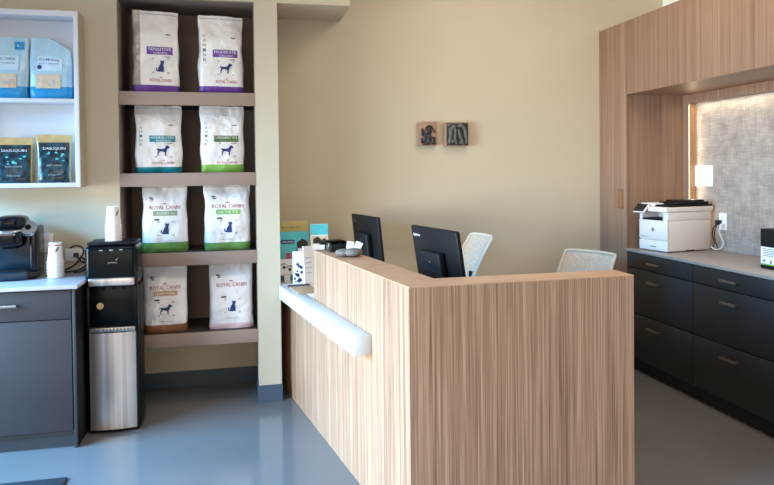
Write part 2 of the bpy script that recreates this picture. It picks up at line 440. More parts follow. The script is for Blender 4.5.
def food_bag(label, loc, rz, size, seed, band, banner, pet, style, words, strip=True, bandh=.1):
    p = Pack(*size, seed, topd=.16 if style == 'A' else .12, wr=.013)
    t = thing('pet_food_bag', label, 'pet food bag', loc, rz, 'pet food bags in the wall niche')
    side = {'brown': BAGS}.get(strip, BAGW)
    obj('body', p.body(bands=((0, bandh, 1),), strip=(-.62 if strip == 'brown' else -.95)), [BAGW, band, side], t)
    sh = p.sheet()
    g = BM()
    if style == 'A':
        if banner: lay_rect(g, sh, -.40, .70, .455, .55)
        b = obj('banner', g, banner, t)
        g = BM(); lay_text(g, words[0], p.sheet(.0034), .15, .520, .96, .036); lay_text(g, words[1], p.sheet(.0034), .18, .475, .6, .024) if words[1] else None
        obj('lettering', g, WHITET, b)
        g = BM(); lay_text(g, 'ROYAL CANIN', sh, .18, .148, .92, .036); lay_poly(g, CROWN, lambda u, v: sh(.18+u*.10, .178+v*.022), 0, 0, 1)
        obj('brand_lettering', g, CRED, t)
        pu, pv, ps = .18, .25, .074
        if strip:
            g = BM()
            for k in range(6):
                lay_text(g, 'CANINE'[k], sh, -.76, .42+(5-k)*.062, .12, .036)
            obj('side_lettering', g, {'brown': PALEG, 'teal': TEAL}.get(strip, GREYF), t)
        for q in ((.42, .62, .70, .712), (.34, .6, .425, .433)):
            g = BM(); lay_rect(g, sh, *q, 3, 1); obj('small_print', g, DARKT, t)
    else:
        g = BM(); lay_text(g, 'ROYAL CANIN', sh, .02, .668, 1.36, .056); lay_poly(g, CROWN, lambda u, v: sh(u*.14, .715+v*.030), 0, 0, 1)
        obj('brand_lettering', g, CRED, t)
        if banner:
            g = BM(); lay_rect(g, sh, -.5, .56, .545, .615)
            b = obj('banner', g, banner, t)
            g = BM(); lay_text(g, words[0], p.sheet(.0034), .02, .58, .9, .036)
            obj('lettering', g, WHITET if words[1] != 'dark' else DGREEN, b)
        for q in ((-.46, -.24, .475, .498), (-.62, -.48, .775, .79)):
            g = BM(); lay_rect(g, sh, *q, 3, 1); obj('small_print', g, DARKT, t)
        g = BM(); lay_poly(g, CROWN, lambda u, v: sh(-.6+u*.16, .80+v*.045), 0, 0, 1); obj('crown_mark', g, DARKT, t)
        g = BM(); lay_text(g, 'VETERINARY DIET', sh, .04, .165, .62, .013)
        obj('diet_lettering', g, NAVY, t)
        pu, pv, ps = .04, .27, .072
    # pet picture with four corner marks
    g = BM()
    W2 = size[0]/2; 
    s2 = lambda u, v: sh(pu+u/W2, pv+v/size[2])
    lay_poly(g, CAT if pet == 'cat' else DOG, s2, 0, 0, ps)
    pic = obj('pet_silhouette', g, NAVY, t)
    e = ps*.72
    for sx in (-1, 1):
        for a, b in ((-.012, .0), (ps*1.02, ps*1.02+.010)):
            g = BM(); lay_rect(g, s2, min(sx*e, sx*(e-.014)), max(sx*e, sx*(e-.014)), a, b, 1, 1)
            obj('corner_mark', g, PALEG, pic)
    # crimped top seam
    g = BM(); lay_rect(g, p.sheet(.0015), -.93, .93, .955, .967, 12, 1)
    obj('top_seam', g, PALEG, t)
    return t

zs = [2.013, 1.501, .995, .479]
Yb = 4.475
food_bag('tall white pet food bag with purple banner and cat, top shelf left', (-.532, Yb, zs[0]+.001), .16, (.285, .15, .525), 1, PURP, PURP, 'cat', 'A', ('SENSITIVE', 'CONTROL'), 'brown')
food_bag('tall white pet food bag with purple banner and dog, top shelf right', (-.125, Yb, zs[0]+.001), .12, (.285, .15, .51), 2, PURP, PURP, 'dog', 'A', ('MODERATE', 'CALORIE'), 'grey')
food_bag('white pet food bag with teal banner and dog, second shelf left', (-.522, Yb, zs[1]+.001), .13, (.285, .16, .432), 3, TEAL, TEAL, 'dog', 'A', ('HYDROLYZED', 'PROTEIN'), 'teal')
food_bag('white pet food bag with dark green banner, dog and lime band, second shelf right', (-.124, Yb, zs[1]+.001), .10, (.280, .15, .433), 4, LIME, DGREEN, 'dog', 'A', ('URINARY SO', ''), 'grey', .12)
food_bag('white pet food bag with cat and full green band, third shelf left', (-.490, Yb, zs[2]+.001), .05, (.275, .16, .428), 5, MGREEN, SAGE, 'cat', 'B', ('URINARY SO', 'white'), False, .14)
food_bag('white pet food bag with cat and pale banner, third shelf right', (-.100, Yb, zs[2]+.001), .07, (.290, .16, .428), 6, MGREEN, LIME, 'cat', 'B', ('SATIETY', 'white'), False, .13)
food_bag('white pet food bag with tan banner, dog and brown band, lowest shelf left', (-.495, Yb, zs[3]+.001), .05, (.270, .16, .433), 7, BROWN, TAN, 'dog', 'B', ('GASTROINTESTINAL', 'white'), False, .11)
food_bag('white pet food bag with cat and pale pink band, lowest shelf right', (-.082, Yb, zs[3]+.001), .05, (.280, .16, .432), 8, PINK, None, 'cat', 'B', ('', ''), False, .10)

# ------------------------------------------------------------------ white wall cabinet and its packets
t = thing('wall_cabinet', 'white open wall cabinet with two compartments holding dental chew packets', 'cabinet', (-1.30, 4.205, 1.424))
X0, X1, DP, HH = -.366, .366, .154, 1.038
obj('side_panel', box(BM(), X1-.028, X1-.002, 0, DP, 0, HH, .001), WHITECAB, t)
obj('shaded_side', box(BM(), X1-.002, X1, .004, DP, 0, HH), TANSHADE, t)  # thin added sheet, its tan stands for shade on the white side
obj('side_panel', box(BM(), X0, X0+.028, 0, DP, 0, HH, .001), WHITECAB, t)
obj('top_panel', box(BM(), X0+.028, X1-.028, 0, DP, HH-.033, HH, .001), WHITECAB, t)
obj('bottom_panel', box(BM(), X0+.028, X1-.028, 0, DP, 0, .026, .001), WHITECAB, t)
obj('shelf', box(BM(), X0+.028, X1-.028, .004, DP-.01, .498, .522, .001), WHITECAB, t)
obj('back_panel', box(BM(), X0+.028, X1-.028, DP-.01, DP, .026, HH-.033), WHITECAB, t)
zc1, zc2 = 1.424+.517+.006, 1.424+.027

def chew_bag(label, x, y, rz, w, h, seed, shape):
    p = Pack(w, .088, h, seed, topd=.05, waist=.0, n=3.2, wr=.007, shoulder=.2, topw=.9 if shape else 1.0)
    t = thing('chew_bag', label, 'treat bag', (x, y, zc1), rz, 'pale blue chew bags')
    bm = p.body(nz=30, na=60, bands=((0, .2, 1),))
    if shape:
        for v in bm.verts:                       # slumped right shoulder
            k = max(0, v.co.z/h-.55)/.45; q = max(0, v.co.x/(w/2))
            v.co.z -= .20*h*k*q*1.1
    obj('body', bm, [SKY, CYAN], t)
    def warp(u, v):
        c = p.front(u*w/2, v*h, .003)
        if shape:
            k = max(0, v-.55)/.45; q = max(0, u); c.z -= .20*h*k*q*1.1
        return c
    g = BM(); lay_rect(g, warp, -.62, .58, .46, .70, 8, 4); obj('pale_panel', g, PALEB, t)
    g = BM(); lay_rect(g, warp, -.66, .5, .17, .40, 8, 4); ph = obj('photo_panel', g, CREAM, t)
    w3 = lambda u, v: warp(u, v)+Vector((0, -.0015, 0))
    g = BM(); lay_text(g, 'CHEWS' if shape else 'ORAL CHEW', w3, -.05, .645, .95, .040); lay_text(g, 'DAILY DENTAL', w3, -.05, .575, .95, .018)
    if shape: lay_poly(g, [(math.cos(a*PI/6), math.sin(a*PI/6)) for a in range(12)], lambda u, v: w3(-.5+u/(w/2), .52+v/h), 0, 0, .013)
    obj('lettering', g, NAVY, t)
    g = BM()
    lay_poly(g, DOG if not shape else CAT, lambda u, v: w3(.1+u/(w/2), .19+v/h), 0, 0, .05); obj('pet_picture', g, PALEG, ph)
    g = BM()
    if not shape:
        lay_rect(g, w3, .38, .82, .80, .93, 3, 3)
        tb = obj('size_tab', g, CYAN, t)
        g = BM(); lay_text(g, 'L', lambda u, v: warp(u, v)+Vector((0, -.003, 0)), .6, .865, .18, .028); obj('lettering', g, WHITET, tb)
    else:
        lay_text(g, 'M', w3, .22, .46, .16, .028); obj('size_lettering', g, WHITET, t)
chew_bag('pale blue chew bag marked L, left of the pair on the cabinet shelf', -1.345, 4.285, .03, .235, .365, 11, False)
chew_bag('slumped pale blue chew bag, right of the pair on the cabinet shelf', -1.103, 4.285, -.04, .235, .365, 12, True)

def pouch(label, x, y, rz, w, h, seed):
    p = Pack(w, .080, h, seed, topd=.05, waist=.0, n=3., wr=.005, shoulder=.15, topw=1.14)
    t = thing('treat_pouch', label, 'treat pouch', (x, y, zc2), rz, 'dark treat pouches')
    bm = p.body(nz=30, na=72)
    obj('body', bm, GOLD, t)
    sh = p.sheet(.0025)
    g = BM(); lay_rect(g, sh, -.93, .93, .0, .84, 18, 14); f = obj('front_label', g, PBLACK, t)
    s2 = p.sheet(.004)
    g = BM(); lay_text(g, 'DASUQUIN', s2, .02, .71, 1.35, .062); obj('brand_lettering', g, WHITET, f)
    g = BM(); lay_text(g, 'SOFT CHEWS', s2, .04, .36, .9, .035); lay_text(g, 'FOR DOGS', s2, .04, .16, .7, .030); obj('lettering', g, PALEG, f)
    g = BM()
    rr = random.Random(seed)
    for k in range(9):
        cu, cv = rr.uniform(-.55, .6), rr.uniform(.42, .64)
        lay_poly(g, [(math.cos(a*PI/4)*(1+.3*(a % 2)), .7*math.sin(a*PI/4)) for a in range(8)], lambda u, v: s2(cu+u/(w/2), cv+v/h), 0, 0, rr.uniform(.004, .009))
    obj('print_pattern', g, AQUA, f)
pouch('black and gold treat pouch, left of the two on the cabinet bottom', -1.312, 4.275, .04, .195, .268, 21)
pouch('black and gold treat pouch, right of the two, beside the cabinet side', -1.093, 4.275, .06, .180, .285, 22)

# ------------------------------------------------------------------ left base cabinet and coffee things
t = thing('base_cabinet', 'slate grey base cabinet with drawer under the coffee maker', 'cabinet', (-1.32, 3.87, 0))
CW = .42
obj('carcass', box(BM(), -CW, CW-.018, .02, .485, .072, .876), SLATE2, t)
obj('side_panel', box(BM(), CW-.016, CW, .012, .485, .0, .876, .001), BLACKM, t)  # black here stands for the shadow on the slate side
obj('front_stile', box(BM(), CW-.016, CW, .0, .012, .0, .876, .001), SLATE2, t)
obj('toe_kick', box(BM(), -CW, CW-.018, .03, .06, 0, .098), SLATE2, t)
d = obj('drawer', box(BM(), -CW, CW-.022, 0, .02, .712, .868, .0015), SLATE, t)
h = BM(); box(h, -.16, .135, -.032, -.022, .79, .806, .002); box(h, -.15, -.138, -.024, 0, .792, .804); box(h, .118, .130, -.024, 0, .792, .804)
obj('handle', h, SILVER, d)
obj('door', box(BM(), -CW, CW-.022, 0, .02, .099, .707, .0015), SLATE, t)
ct = obj('worktop', box(BM(), -1.76, -.884, 3.845, YF-.001, .877, .898, .002), MARBLE)
tag(ct, 'pale speckled stone worktop under coffee maker and paper cups', 'worktop')
ZC = .899

t = thing('coffee_maker', 'glossy black single-serve coffee maker on the pale worktop', 'coffee maker', (-1.285, 4.21, ZC), .10)
obj('base', box(BM(), -.12, .12, -.10, .12, 0, .045, .014, 3), COFB, t)
dt = obj('drip_tray', box(BM(), -.105, .075, -.135, .0, .004, .050, .012, 3), COFG, t)
obj('tray_grate', box(BM(), -.085, .058, -.122, -.02, .050, .053), BLACKM, dt)
obj('housing', box(BM(), -.12, .105, -.005, .12, .04, .30, .02, 4), COFG, t)
obj('water_tank', box(BM(), .075, .122, -.085, .12, .04, .30, .016, 4), COFB, t)
hd = BM(); blob(hd, (-.03, -.045, .245), (.082, .098, .068), 3, 4.)
obj('brew_head', hd, COFB, t)
bd = BM(); pts = []
for k in range(21):
    a = PI+PI*k/20; pts.append((-.03+.086*math.cos(a), -.045+.102*math.sin(a), .292+.014*math.sin(a)))
tube(bd, pts, .009, 8); obj('chrome_band', bd, SILVER, t)
ld = BM(); blob(ld, (-.02, -.02, .325), (.083, .112, .042), 3, 3.4); obj('lid', ld, COFB, t)
cd = BM(); nrm = Vector((.15, -.80, .58)).normalized(); c0 = Vector((.072, -.088, .300)); cone(cd, c0-nrm*.02, c0, .050, .046, 32); dial = obj('control_disc', cd, SILVER, t)
g = BM(); cone(g, c0, c0+nrm*.006, .017, .015, 20); obj('button', g, BLACKG, dial)
g = BM(); lay_text(g, 'KEURIG', lambda u, v: Vector((-.03+u, -.1445, .268+v)), 0, 0, .095, .016)
obj('brand_lettering', g, SILVER, t)

# paper cups: every nested cup is its own thing, mouth down
CUPR, CUPT, CUPH, CUPN = .0445, .0325, .118, .0172
def cup_mesh(leaf=False, red=False):
    bm = BM()
    prof = [(.001, CUPH-.006), (CUPT-.001, CUPH-.006), (CUPT-.001, CUPH), (CUPT+.0006, CUPH), (CUPT+.0014, CUPH-.012),
            (CUPR-.0012, .006), (CUPR+.0026, .0062), (CUPR+.0036, .0030), (CUPR+.0024, .0), (CUPR-.0016, .001), (CUPR-.0022, .008), (CUPT-.0005, CUPH-.014), (.001, CUPH-.0075)]
    lathe(bm, prof, 36)
    return bm
def leaf_on_cup(ang, z, scale=1., mi=0):
    bm = BM()
    L = [(-.5, -.1), (-.2, .12), (.15, .2), (.55, .1), (.2, -.08), (-.15, -.16)]
    def sh(u, v):
        zz = z+v; r = CUPR+(CUPT-CUPR)*zz/CUPH+.0012; a = ang+u/r
        return Vector((r*math.cos(a), r*math.sin(a), zz))
    rot = lambda p, a: (p[0]*math.cos(a)-p[1]*math.sin(a), p[0]*math.sin(a)+p[1]*math.cos(a))
    lay_poly(bm, [rot(p, .75) for p in L], sh, 0, 0, .042*scale)
    return bm
def cup_stack(x, y, z, where, red, ang, n=6):
    for k in range(n):
        top = k == n-1
        lab = ('topmost cup with leaf print on the paper stack %s' if top else 'plain white paper cup nested in the stack %s') % where
        c = thing('paper_cup', lab, 'paper cup', (x, y, z+k*CUPN), 0, 'paper cups stacked %s' % where)
        obj('cup', cup_mesh(), CUPW, c)
        if top:
            obj('leaf_print', leaf_on_cup(ang, CUPH*.66), GREYF, c)
            if red:
                r_ = CUPR+(CUPT-CUPR)*.86
                rb = BM(); lathe(rb, [(r_+.0009, CUPH*.84), (r_+.0003, CUPH*.885)], 36); obj('red_band', rb, REDP, c)
cup_stack(-1.072, 4.17, ZC+.0005, 'beside the coffee maker', True, -1.05)

# wall outlet and cords behind the cups
def plate(name, label, loc, rz, w, h, sockets=1):
    t = thing(name, label, 'outlet' if sockets else 'switch plate', loc, rz)
    obj('cover_plate', box(BM(), -w/2, w/2, -.008, -.0005, -h/2, h/2, .002), PLATE, t)
    return t
o1 = plate('wall_outlet', 'white wall outlet plate between coffee maker and paper cups', (-1.167, YF, 1.085), 0, .075, .115)
for dz in (.026, -.026): obj('socket', box(BM(), -.017, .017, -.0105, -.008, dz-.016, dz+.016, .001), WHITEP, o1)
o2 = plate('wall_outlet', 'pale wall outlet plate right of the cups, behind black cords', (-1.005, YF, 1.005), 0, .115, .075)
for dx in (.026, -.026): obj('socket', box(BM(), dx-.016, dx+.016, -.0105, -.008, -.017, .017, .001), WHITEP, o2)
c = BM()
tube(c, [(-1.13, 4.33, .93), (-1.10, 4.335, .905), (-1.02, 4.33, .93), (-.97, 4.335, .985), (-.945, 4.33, 1.04), (-.99, 4.32, 1.07), (-1.03, 4.325, 1.05)], .0052, 8, smooth=2)
tag(obj('power_cord', c, CABLE), 'black power cord looping up against the wall behind the paper cups', 'cord')
c = BM()
tube(c, [(-1.0, 4.338, 1.005), (-.985, 4.30, 1.0), (-.96, 4.30, .965), (-.93, 4.315, .955), (-.955, 4.30, .925), (-1.0, 4.30, .912), (-1.06, 4.30, .907), (-1.115, 4.32, .907)], .0052, 8, smooth=2)
tube(c, [(-.985, 4.33, .985), (-.95, 4.32, .99), (-.93, 4.33, .94), (-.955, 4.31, .906), (-1.0, 4.28, .9055)], .0052, 8, smooth=2)
box(c, -1.012, -.985, 4.32, YF-.0115, .992, 1.018, .004)
tag(obj('power_cord', c, CABLE), 'black plugged-in cord bundle lying on worktop beside the cooler', 'cord')

# ------------------------------------------------------------------ water cooler
t = thing('water_cooler', 'black water cooler with stainless door standing beside the base cabinet', 'water cooler', (-.737, 4.055, 0))
CX = .155; CR = .132
b = BM()
box(b, -CX, CR, .03, .245, .0, .84, .012, 3)
obj('body', b, BLACKS, t)
hb = BM(); box(hb, -CX, CR, .0, .245, .845, 1.085, .03, 5); obj('top_housing', hb, BLACKG, t)
obj('top_tray', box(BM(), -CX+.01, CR-.008, .015, .245, 1.085, 1.103, .008, 3), BLACKS, t)
obj('steel_lip', box(BM(), -.133, .116, -.018, .03, .853, .898, .006, 3), STEEL, t)
bay = BM(); box(bay, -.128, .108, .012, .03, .615, .85, .004); box(bay, -CX, -.128, -.002, .03, .59, .85, .004); box(bay, .108, CR, -.002, .03, .59, .85, .004)
obj('dispensing_bay', bay, BLACKG, t)
st = BM(); cone(st, (-.075, .012, .735), (-.075, .0095, .735), .019, .019, 24); obj('gold_sticker', st, GOLD, t)
for x in (-.06, .0, .055): obj('spout', cone(BM(), (x, .002, .852), (x, .002, .832), .010, .008, 14), BLACKM, t)
dr = BM(); box(dr, -.132, .118, -.012, .03, .586, .612, .003); obj('drip_tray', dr, SILVER, t)
gr = BM()
for k in range(12): box(gr, -.120+k*.0195, -.112+k*.0195, -.0135, -.0115, .592, .607)
obj('tray_slots', gr, GREYF, t)
dm = BM()
prof = []
for k in range(13):
    u = -1+2*k/12; prof.append((u*.126-.008, -.004-.016*(1-u*u)))
prism(dm, [(.118, .028)]+[(-.134, .028)]+prof, .022, .582)
obj('steel_door', dm, STEEL, t)
obj('plinth', box(BM(), -CX+.002, CR-.002, .01, .24, -.0, .02, .004), BLACKM, t)
for x in (-.062, -.008, .045): obj('button', box(BM(), x-.010, x+.010, -.0022, .002, 1.055, 1.062, .0008), SILVER, t)
g = BM(); lay_text(g, 'primo', lambda u, v: Vector((u, -.0012, v)), .0, .985, .05, .014)
lay_poly(g, [(-.5, 0), (.1, .25), (.5, .9), (.25, .2), (0, -.05)], lambda u, v: Vector((.02+u, -.0012, 1.0+v)), 0, 0, .018)
obj('brand_lettering', g, SILVER, t)
cup_stack(-.750, 4.165, 1.1035, 'on the cooler', False, -.75, 6)

# ------------------------------------------------------------------ reception desk
A = Vector((.634, 2.499)); Dv = Vector((-.171, .985)).normalized(); Nv = Vector((Dv.y, -Dv.x))  # along the left face, and inwards
def fp(s, n): q = A+Dv*s+Nv*n; return (q.x, q.y)
def on_y(y, n): return fp((y-A.y-Nv.y*n)/Dv.y, n)
HT = 1.042
t = thing('reception_desk', 'walnut L-shaped reception desk with white ledge on its left side', 'reception desk', (0, 0, 0))
YE = 3.84
# left wing: tall part, then the lower part that carries the pass-through ledge
sl = (YE-A.y)/Dv.y
low_end = (4.66-A.y)/Dv.y
obj('wing_panel', prism(BM(), [fp(0, 0), fp(sl, 0), fp(sl, .18), on_y(2.675, .18), (1.0, 2.675), (1.0, A.y+.008)], .0, HT-.004), WOODV, t)
obj('ledge_support', prism(BM(), [fp(sl+.001, 0), fp(low_end, 0), fp(low_end, .34), fp(sl+.001, .34)], .0, .668), WOODV, t)
obj('front_panel', prism(BM(), [(A.x+.003, A.y+.0005), (1.633, A.y+.0245), (1.633, 2.675), (1.0, 2.675), (1.0, 2.6), (A.x+.05, 2.52)], .0, HT-.0035), WOODV, t)
cap = BM()
prism(cap, [fp(0, -.0005), fp(sl, -.0005), fp(sl, .182), on_y(2.677, .182), (1.635, 2.677), (1.635, A.y+.024)], HT-.0035, HT+.0005)
obj('top_cap', cap, WOODT, t)
LZ = .758
led = BM()
l0 = (2.915-A.y)/Dv.y; l1 = (YF-.006-A.y)/Dv.y
prism(led, [fp(l0, -.086), fp(l1+.012, -.086), (fp(l1, 0)[0], YF-.004), fp(sl+.002, -.001), fp(l0, -.001)], LZ-.088, LZ, bev=.003)
obj('white_ledge', led, WHITEL, t)
led = BM()
prism(led, [fp(sl+.003, -.0008), (fp(l1, -.0008)[0], YF-.004), (.243, YF-.004), (.243, 4.74), (.60, 4.74), fp(sl+.003, .36)], LZ-.088, LZ, bev=.003)
obj('pass_through_top', led, WHITEL, t)
ws = BM()
prism(ws, [on_y(2.68, .185), (1.63, 2.68), (1.63, 3.25), on_y(3.25, .75), on_y(3.83, .75), on_y(3.83, .185)], .715, .745)
prism(ws, [on_y(3.83, .50), on_y(3.83, .80), on_y(4.76, .80), on_y(4.76, .50)], .715, .745)
obj('work_surface', ws, WHITEL, t)
lg = BM(); box(lg, 1.58, 1.62, 3.15, 3.23, 0, .715); q = on_y(4.65, .70); box(lg, q[0]-.02, q[0]+.02, 4.62, 4.70, 0, .715)
obj('support_leg', lg, SILVER, t)

# monitors
def monitor(label, mx, my, ztop, rz, letter, tilt=-9, W=.245):
    t = thing('computer_monitor', label, 'monitor', (mx, my, .746), rz, 'monitors behind the desk rail')
    hgt = .315
    zb = ztop-.746-hgt
    M = Matrix.Translation((0, 0, zb)) @ Matrix.Rotation(math.radians(tilt), 4, 'X')
    s = BM(); box(s, -W, W, .0, .022, 0, hgt, .006, 3, M=M); obj('back_shell', s, BLACKS, t)
    s = BM(); box(s, -W+.008, W-.008, -.003, .0, .014, hgt-.008, M=M); obj('screen', s, SCREEN, t)
    s = BM(); box(s, -.105, .115, .022, .062, -.06, .20, .012, 3, M=M)
    bx = obj('stand_housing', s, BLACKM, t)
    s = BM(); cone(s, M @ Vector((.0, .06, .15)), M @ Vector((.0, .064, .15)), .006, .006, 12); obj('lock_slot', s, SILVER, bx)
    s = BM(); box(s, -.035, .035, .035, .055, .0, zb+.12, .006); obj('stand_neck', s, BLACKM, t)
    s = BM(); box(s, -.12, .12, -.08, .12, .0, .012, .005); obj('stand_base', s, BLACKM, t)
    sh = lambda u, v: M @ Vector((-u, .0226, v))
    g = BM(); lay_text(g, 'Lenovo', sh, -.185, hgt-.045, .072, .018); obj('brand_lettering', g, WHITET if letter else GREYF, t)
    return t
rzm = math.radians(101.5)
m2c = Vector((.95, 3.225)); m1c = Vector((.815, 4.44))
monitor('black monitor with white brand lettering, nearest the corner of the desk', m2c.x+.058, m2c.y+.01, 1.212, rzm, True)
monitor('black monitor farther along the wing, by the back wall', m1c.x+.046, m1c.y, 1.20, rzm, False, -6, .236)

# chairs: mesh back in a pale frame
def chair(label, x, y, rz, sh_, grp, bw=.21, topw=.20):
    """local +Y is the way it faces; origin on the floor"""
    t = thing('office_chair', label, 'chair', (x, y, 0), rz, grp)
    zs_ = sh_
    b = BM(); box(b, -.24, .24, -.22, .24, zs_-.06, zs_, .028, 4); obj('seat', b, MESHF if False else CHAIRF, t)
    def P(u, s):      # u across -1..1, s up 0..1 : curved, reclined back
        z = zs_+.10+.43*s
        y = -.235-.05*s-.12*s*s+.03*(1-u*u)*-1
        ww = (bw*(1-s)+topw*s)*(1-.0*s)
        return Vector((u*ww, y+.025*u*u, z))
    b = BM(); g_ = [[b.verts.new(P(-1+2*i/14, j/14)) for i in range(15)] for j in range(15)]
    for j in range(14):
        for i in range(14): b.faces.new((g_[j][i], g_[j][i+1], g_[j+1][i+1], g_[j+1][i]))
    obj('mesh_back', b, MESHF, t)
    b = BM(); loop = [P(-1+2*i/12, 0) for i in range(13)]+[P(1, j/12) for j in range(1, 13)]+[P(1-2*i/12, 1)+Vector((0, 0, .006)) for i in range(1, 13)]+[P(-1, 1-j/12) for j in range(1, 12)]
    tube(b, loop, .011, 8, closed=True); obj('back_frame', b, CHAIRF, t)
    b = BM(); tube(b, [(0, -.10, zs_-.07), (0, -.26, zs_-.05), (0, -.305, zs_+.06), (0, -.31, zs_+.30)], .02, 8, smooth=2); obj('back_support', b, BLACKM, t)
    b = BM(); cone(b, (0, 0, .10), (0, 0, zs_-.06), .028, .022, 16); obj('gas_column', b, CHROME, t)
    b = BM(); cone(b, (0, 0, .07), (0, 0, .115), .045, .04, 18); hub = obj('hub', b, BLACKM, t)
    for k in range(5):
        a = 2*PI*k/5+.3; c, s = math.cos(a), math.sin(a)
        b = BM(); tube(b, [(.03*c, .03*s, .09), (.29*c, .29*s, .068)], .017, 8); lg_ = obj('base_leg', b, BLACKM, t)
        b = BM(); q = Vector((-s, c, 0)); p = Vector((.29*c, .29*s, .028)); cone(b, p-q*.02, p+q*.02, .027, .027, 16); obj('caster', b, BLACKS, lg_)
    return t
chair('pale grey mesh office chair behind the nearer monitor, back leaning right', 1.195, 4.215, PI/2, .517, 'mesh office chairs')
chair('low pale mesh office chair by the tall wood cabinet', 2.005, 3.985, math.radians(115.7), .385, 'mesh office chairs')

# ---------------- things on the ledge and the rail
def sheet_card(bm, w, h, th=.003, lean=.12):
    box(bm, -w/2, w/2, 0, th, 0, h, M=Matrix.Rotation(-lean, 4, 'X')); return bm
def flat(w, lean, off=-.0006): 
    R_ = Matrix.Rotation(-lean, 4, 'X')
    return lambda u, v: R_ @ Vector((u, off, v))
LT = LZ+.0005
# gold topped folder at the back
t = thing('brochure', 'tall brochure with yellow header behind the aqua one, on the ledge', 'brochure', (.345, 4.60, LT), 0, 'brochures on the ledge')
obj('sheet', sheet_card(BM(), .20, .405, .012, .06), PALEG, t)
g = BM(); lay_rect(g, flat(.2, .06), -.097, .097, .325, .402, 1, 1); obj('header', g, BUTTER, t)
g = BM(); lay_text(g, 'PET HEALTH', flat(.2, .06, -.0014), -.02, .355, .13, .014); obj('lettering', g, BROWN, t)
# aqua poster
t = thing('brochure', 'large aqua brochure with a dark title bar standing on the ledge against the pillar', 'brochure', (.338, 4.50, LT), 0, 'brochures on the ledge')
obj('sheet', sheet_card(BM(), .205, .335, .010, .08), AQUA, t)
F = flat(.2, .08); F2 = flat(.2, .08, -.0014)
g = BM(); lay_rect(g, F, -.088, .005, .252, .28, 1, 1); tb = obj('title_bar', g, NAVY, t)
g = BM(); lay_text(g, 'WELLNESS', F2, -.042, .266, .078, .010); obj('lettering', g, WHITET, tb)
g = BM(); lay_rect(g, F, -.1, .1, .004, .045, 1, 1); obj('footer', g, CYAN, t)
g = BM(); lay_rect(g, F, -.052, -.022, .15, .19, 1, 1); obj('pink_mark', g, CRED, t)
g = BM(); lay_poly(g, [(-.2, -1), (.35, -1), (.3, -.3), (.5, .2), (.4, .8), (.0, 1), (-.45, .7), (-.4, .2), (-.6, -.1), (-.25, -.2)], F, .058, .20, .085)
obj('photo_shape', g, HAIR, t)
# small paw-print card
t = thing('brochure', 'small white card with paw prints propped before the aqua brochure', 'card', (.288, 4.455, LT), 0, 'brochures on the ledge')
obj('card', box(BM(), -.058, .048, 0, .004, .045, .155, M=Matrix.Rotation(-.14, 4, 'X')), PAPER, t)
obj('stand', box(BM(), -.02, .02, .004, .018, 0, .12, M=Matrix.Rotation(-.10, 4, 'X')), PAPER, t)
F = flat(.1, .14); g = BM()
for cx, cz in ((-.02, .10), (.018, .085)):
    circ = lambda r: [(r*math.cos(a*PI/5), r*math.sin(a*PI/5)) for a in range(10)]
    lay_poly(g, circ(1), F, cx, cz, .011)
    for k in range(4): lay_poly(g, circ(1), F, cx-.018+k*.012, cz+.017+(.005 if k in (1, 2) else 0), .005)
obj('paw_print', g, DARKT, t)
g = BM(); lay_rect(g, F, -.056, .046, .047, .054, 1, 1); obj('yellow_stripe', g, BUTTER, t)
# white and blue leaflets
def leaflet(label, x, y, w, h, kind, rz=0., lean=.08, th=.008):
    t = thing('leaflet', label, 'leaflet', (x, y, LT), rz, 'leaflets beside the rail end')
    obj('sheet', sheet_card(BM(), w, h, th, lean), PAPER, t)
    F = flat(w, lean); g = BM(); rr = random.Random(int(x*1000))
    if kind == 'blue':
        for k in range(16):
            cx, cz = rr.uniform(-w*.36, w*.36), rr.uniform(.01, h*.62); s_ = rr.uniform(.006, .015)
            lay_poly(g, [(math.cos(a*PI/3)*rr.uniform(.5, 1.2), math.sin(a*PI/3)*rr.uniform(.5, 1.2)) for a in range(6)], F, cx, cz, s_)
        obj('blue_pattern', g, NAVY, t)
    else:
        for k in range(4):
            g = BM(); lay_rect(g, F, -w*.36, w*.30, h*(.3+.13*k), h*(.3+.13*k)+.006, 1, 1); obj('text_line', g, PALEG, t)
    return t
leaflet('white leaflet with blue speckled pattern standing nearest on the ledge', .362, 4.375, .085, .215, 'blue')
leaflet('tall plain white leaflet behind the blue patterned one', .428, 4.46, .13, .225, 'lines')
leaflet('narrow white leaflet tucked against the rail end', .425, 4.31, .075, .255, 'lines', .5)
t = thing('brochure', 'aqua topped brochure rising above the black organizer at the rail end', 'brochure', (.510, 4.47, LT), 0, 'brochures on the ledge')
obj('sheet', sheet_card(BM(), .118, .385, .010, .05), PAPER, t)
F = flat(.118, .05); g = BM(); lay_rect(g, F, -.058, .058, .310, .383, 1, 1); obj('header', g, AQUA, t)
g = BM(); lay_rect(g, F, -.056, .056, .245, .304, 1, 1); ph = obj('photo_panel', g, CREAM, t)
F2 = flat(.118, .05, -.0014); g = BM()
lay_poly(g, [(-1, -.4), (1, -.5), (.9, .4), (.3, .1), (-.2, .6), (-.9, .3)], F2, 0, .272, .045); obj('photo_shape', g, HAIR, ph)
# kraft pad with dark clip edge on the ledge
t = thing('clipboard', 'brown board with a dark edge strip lying flat on the white ledge', 'clipboard', (.365, 4.14, LT), .17)
obj('board', box(BM(), -.062, .075, -.14, .12, 0, .006, .002), PADB, t)
obj('edge_strip', box(BM(), -.066, .078, .12, .15, 0, .012, .003), DARKT, t)

RT = HT+.001
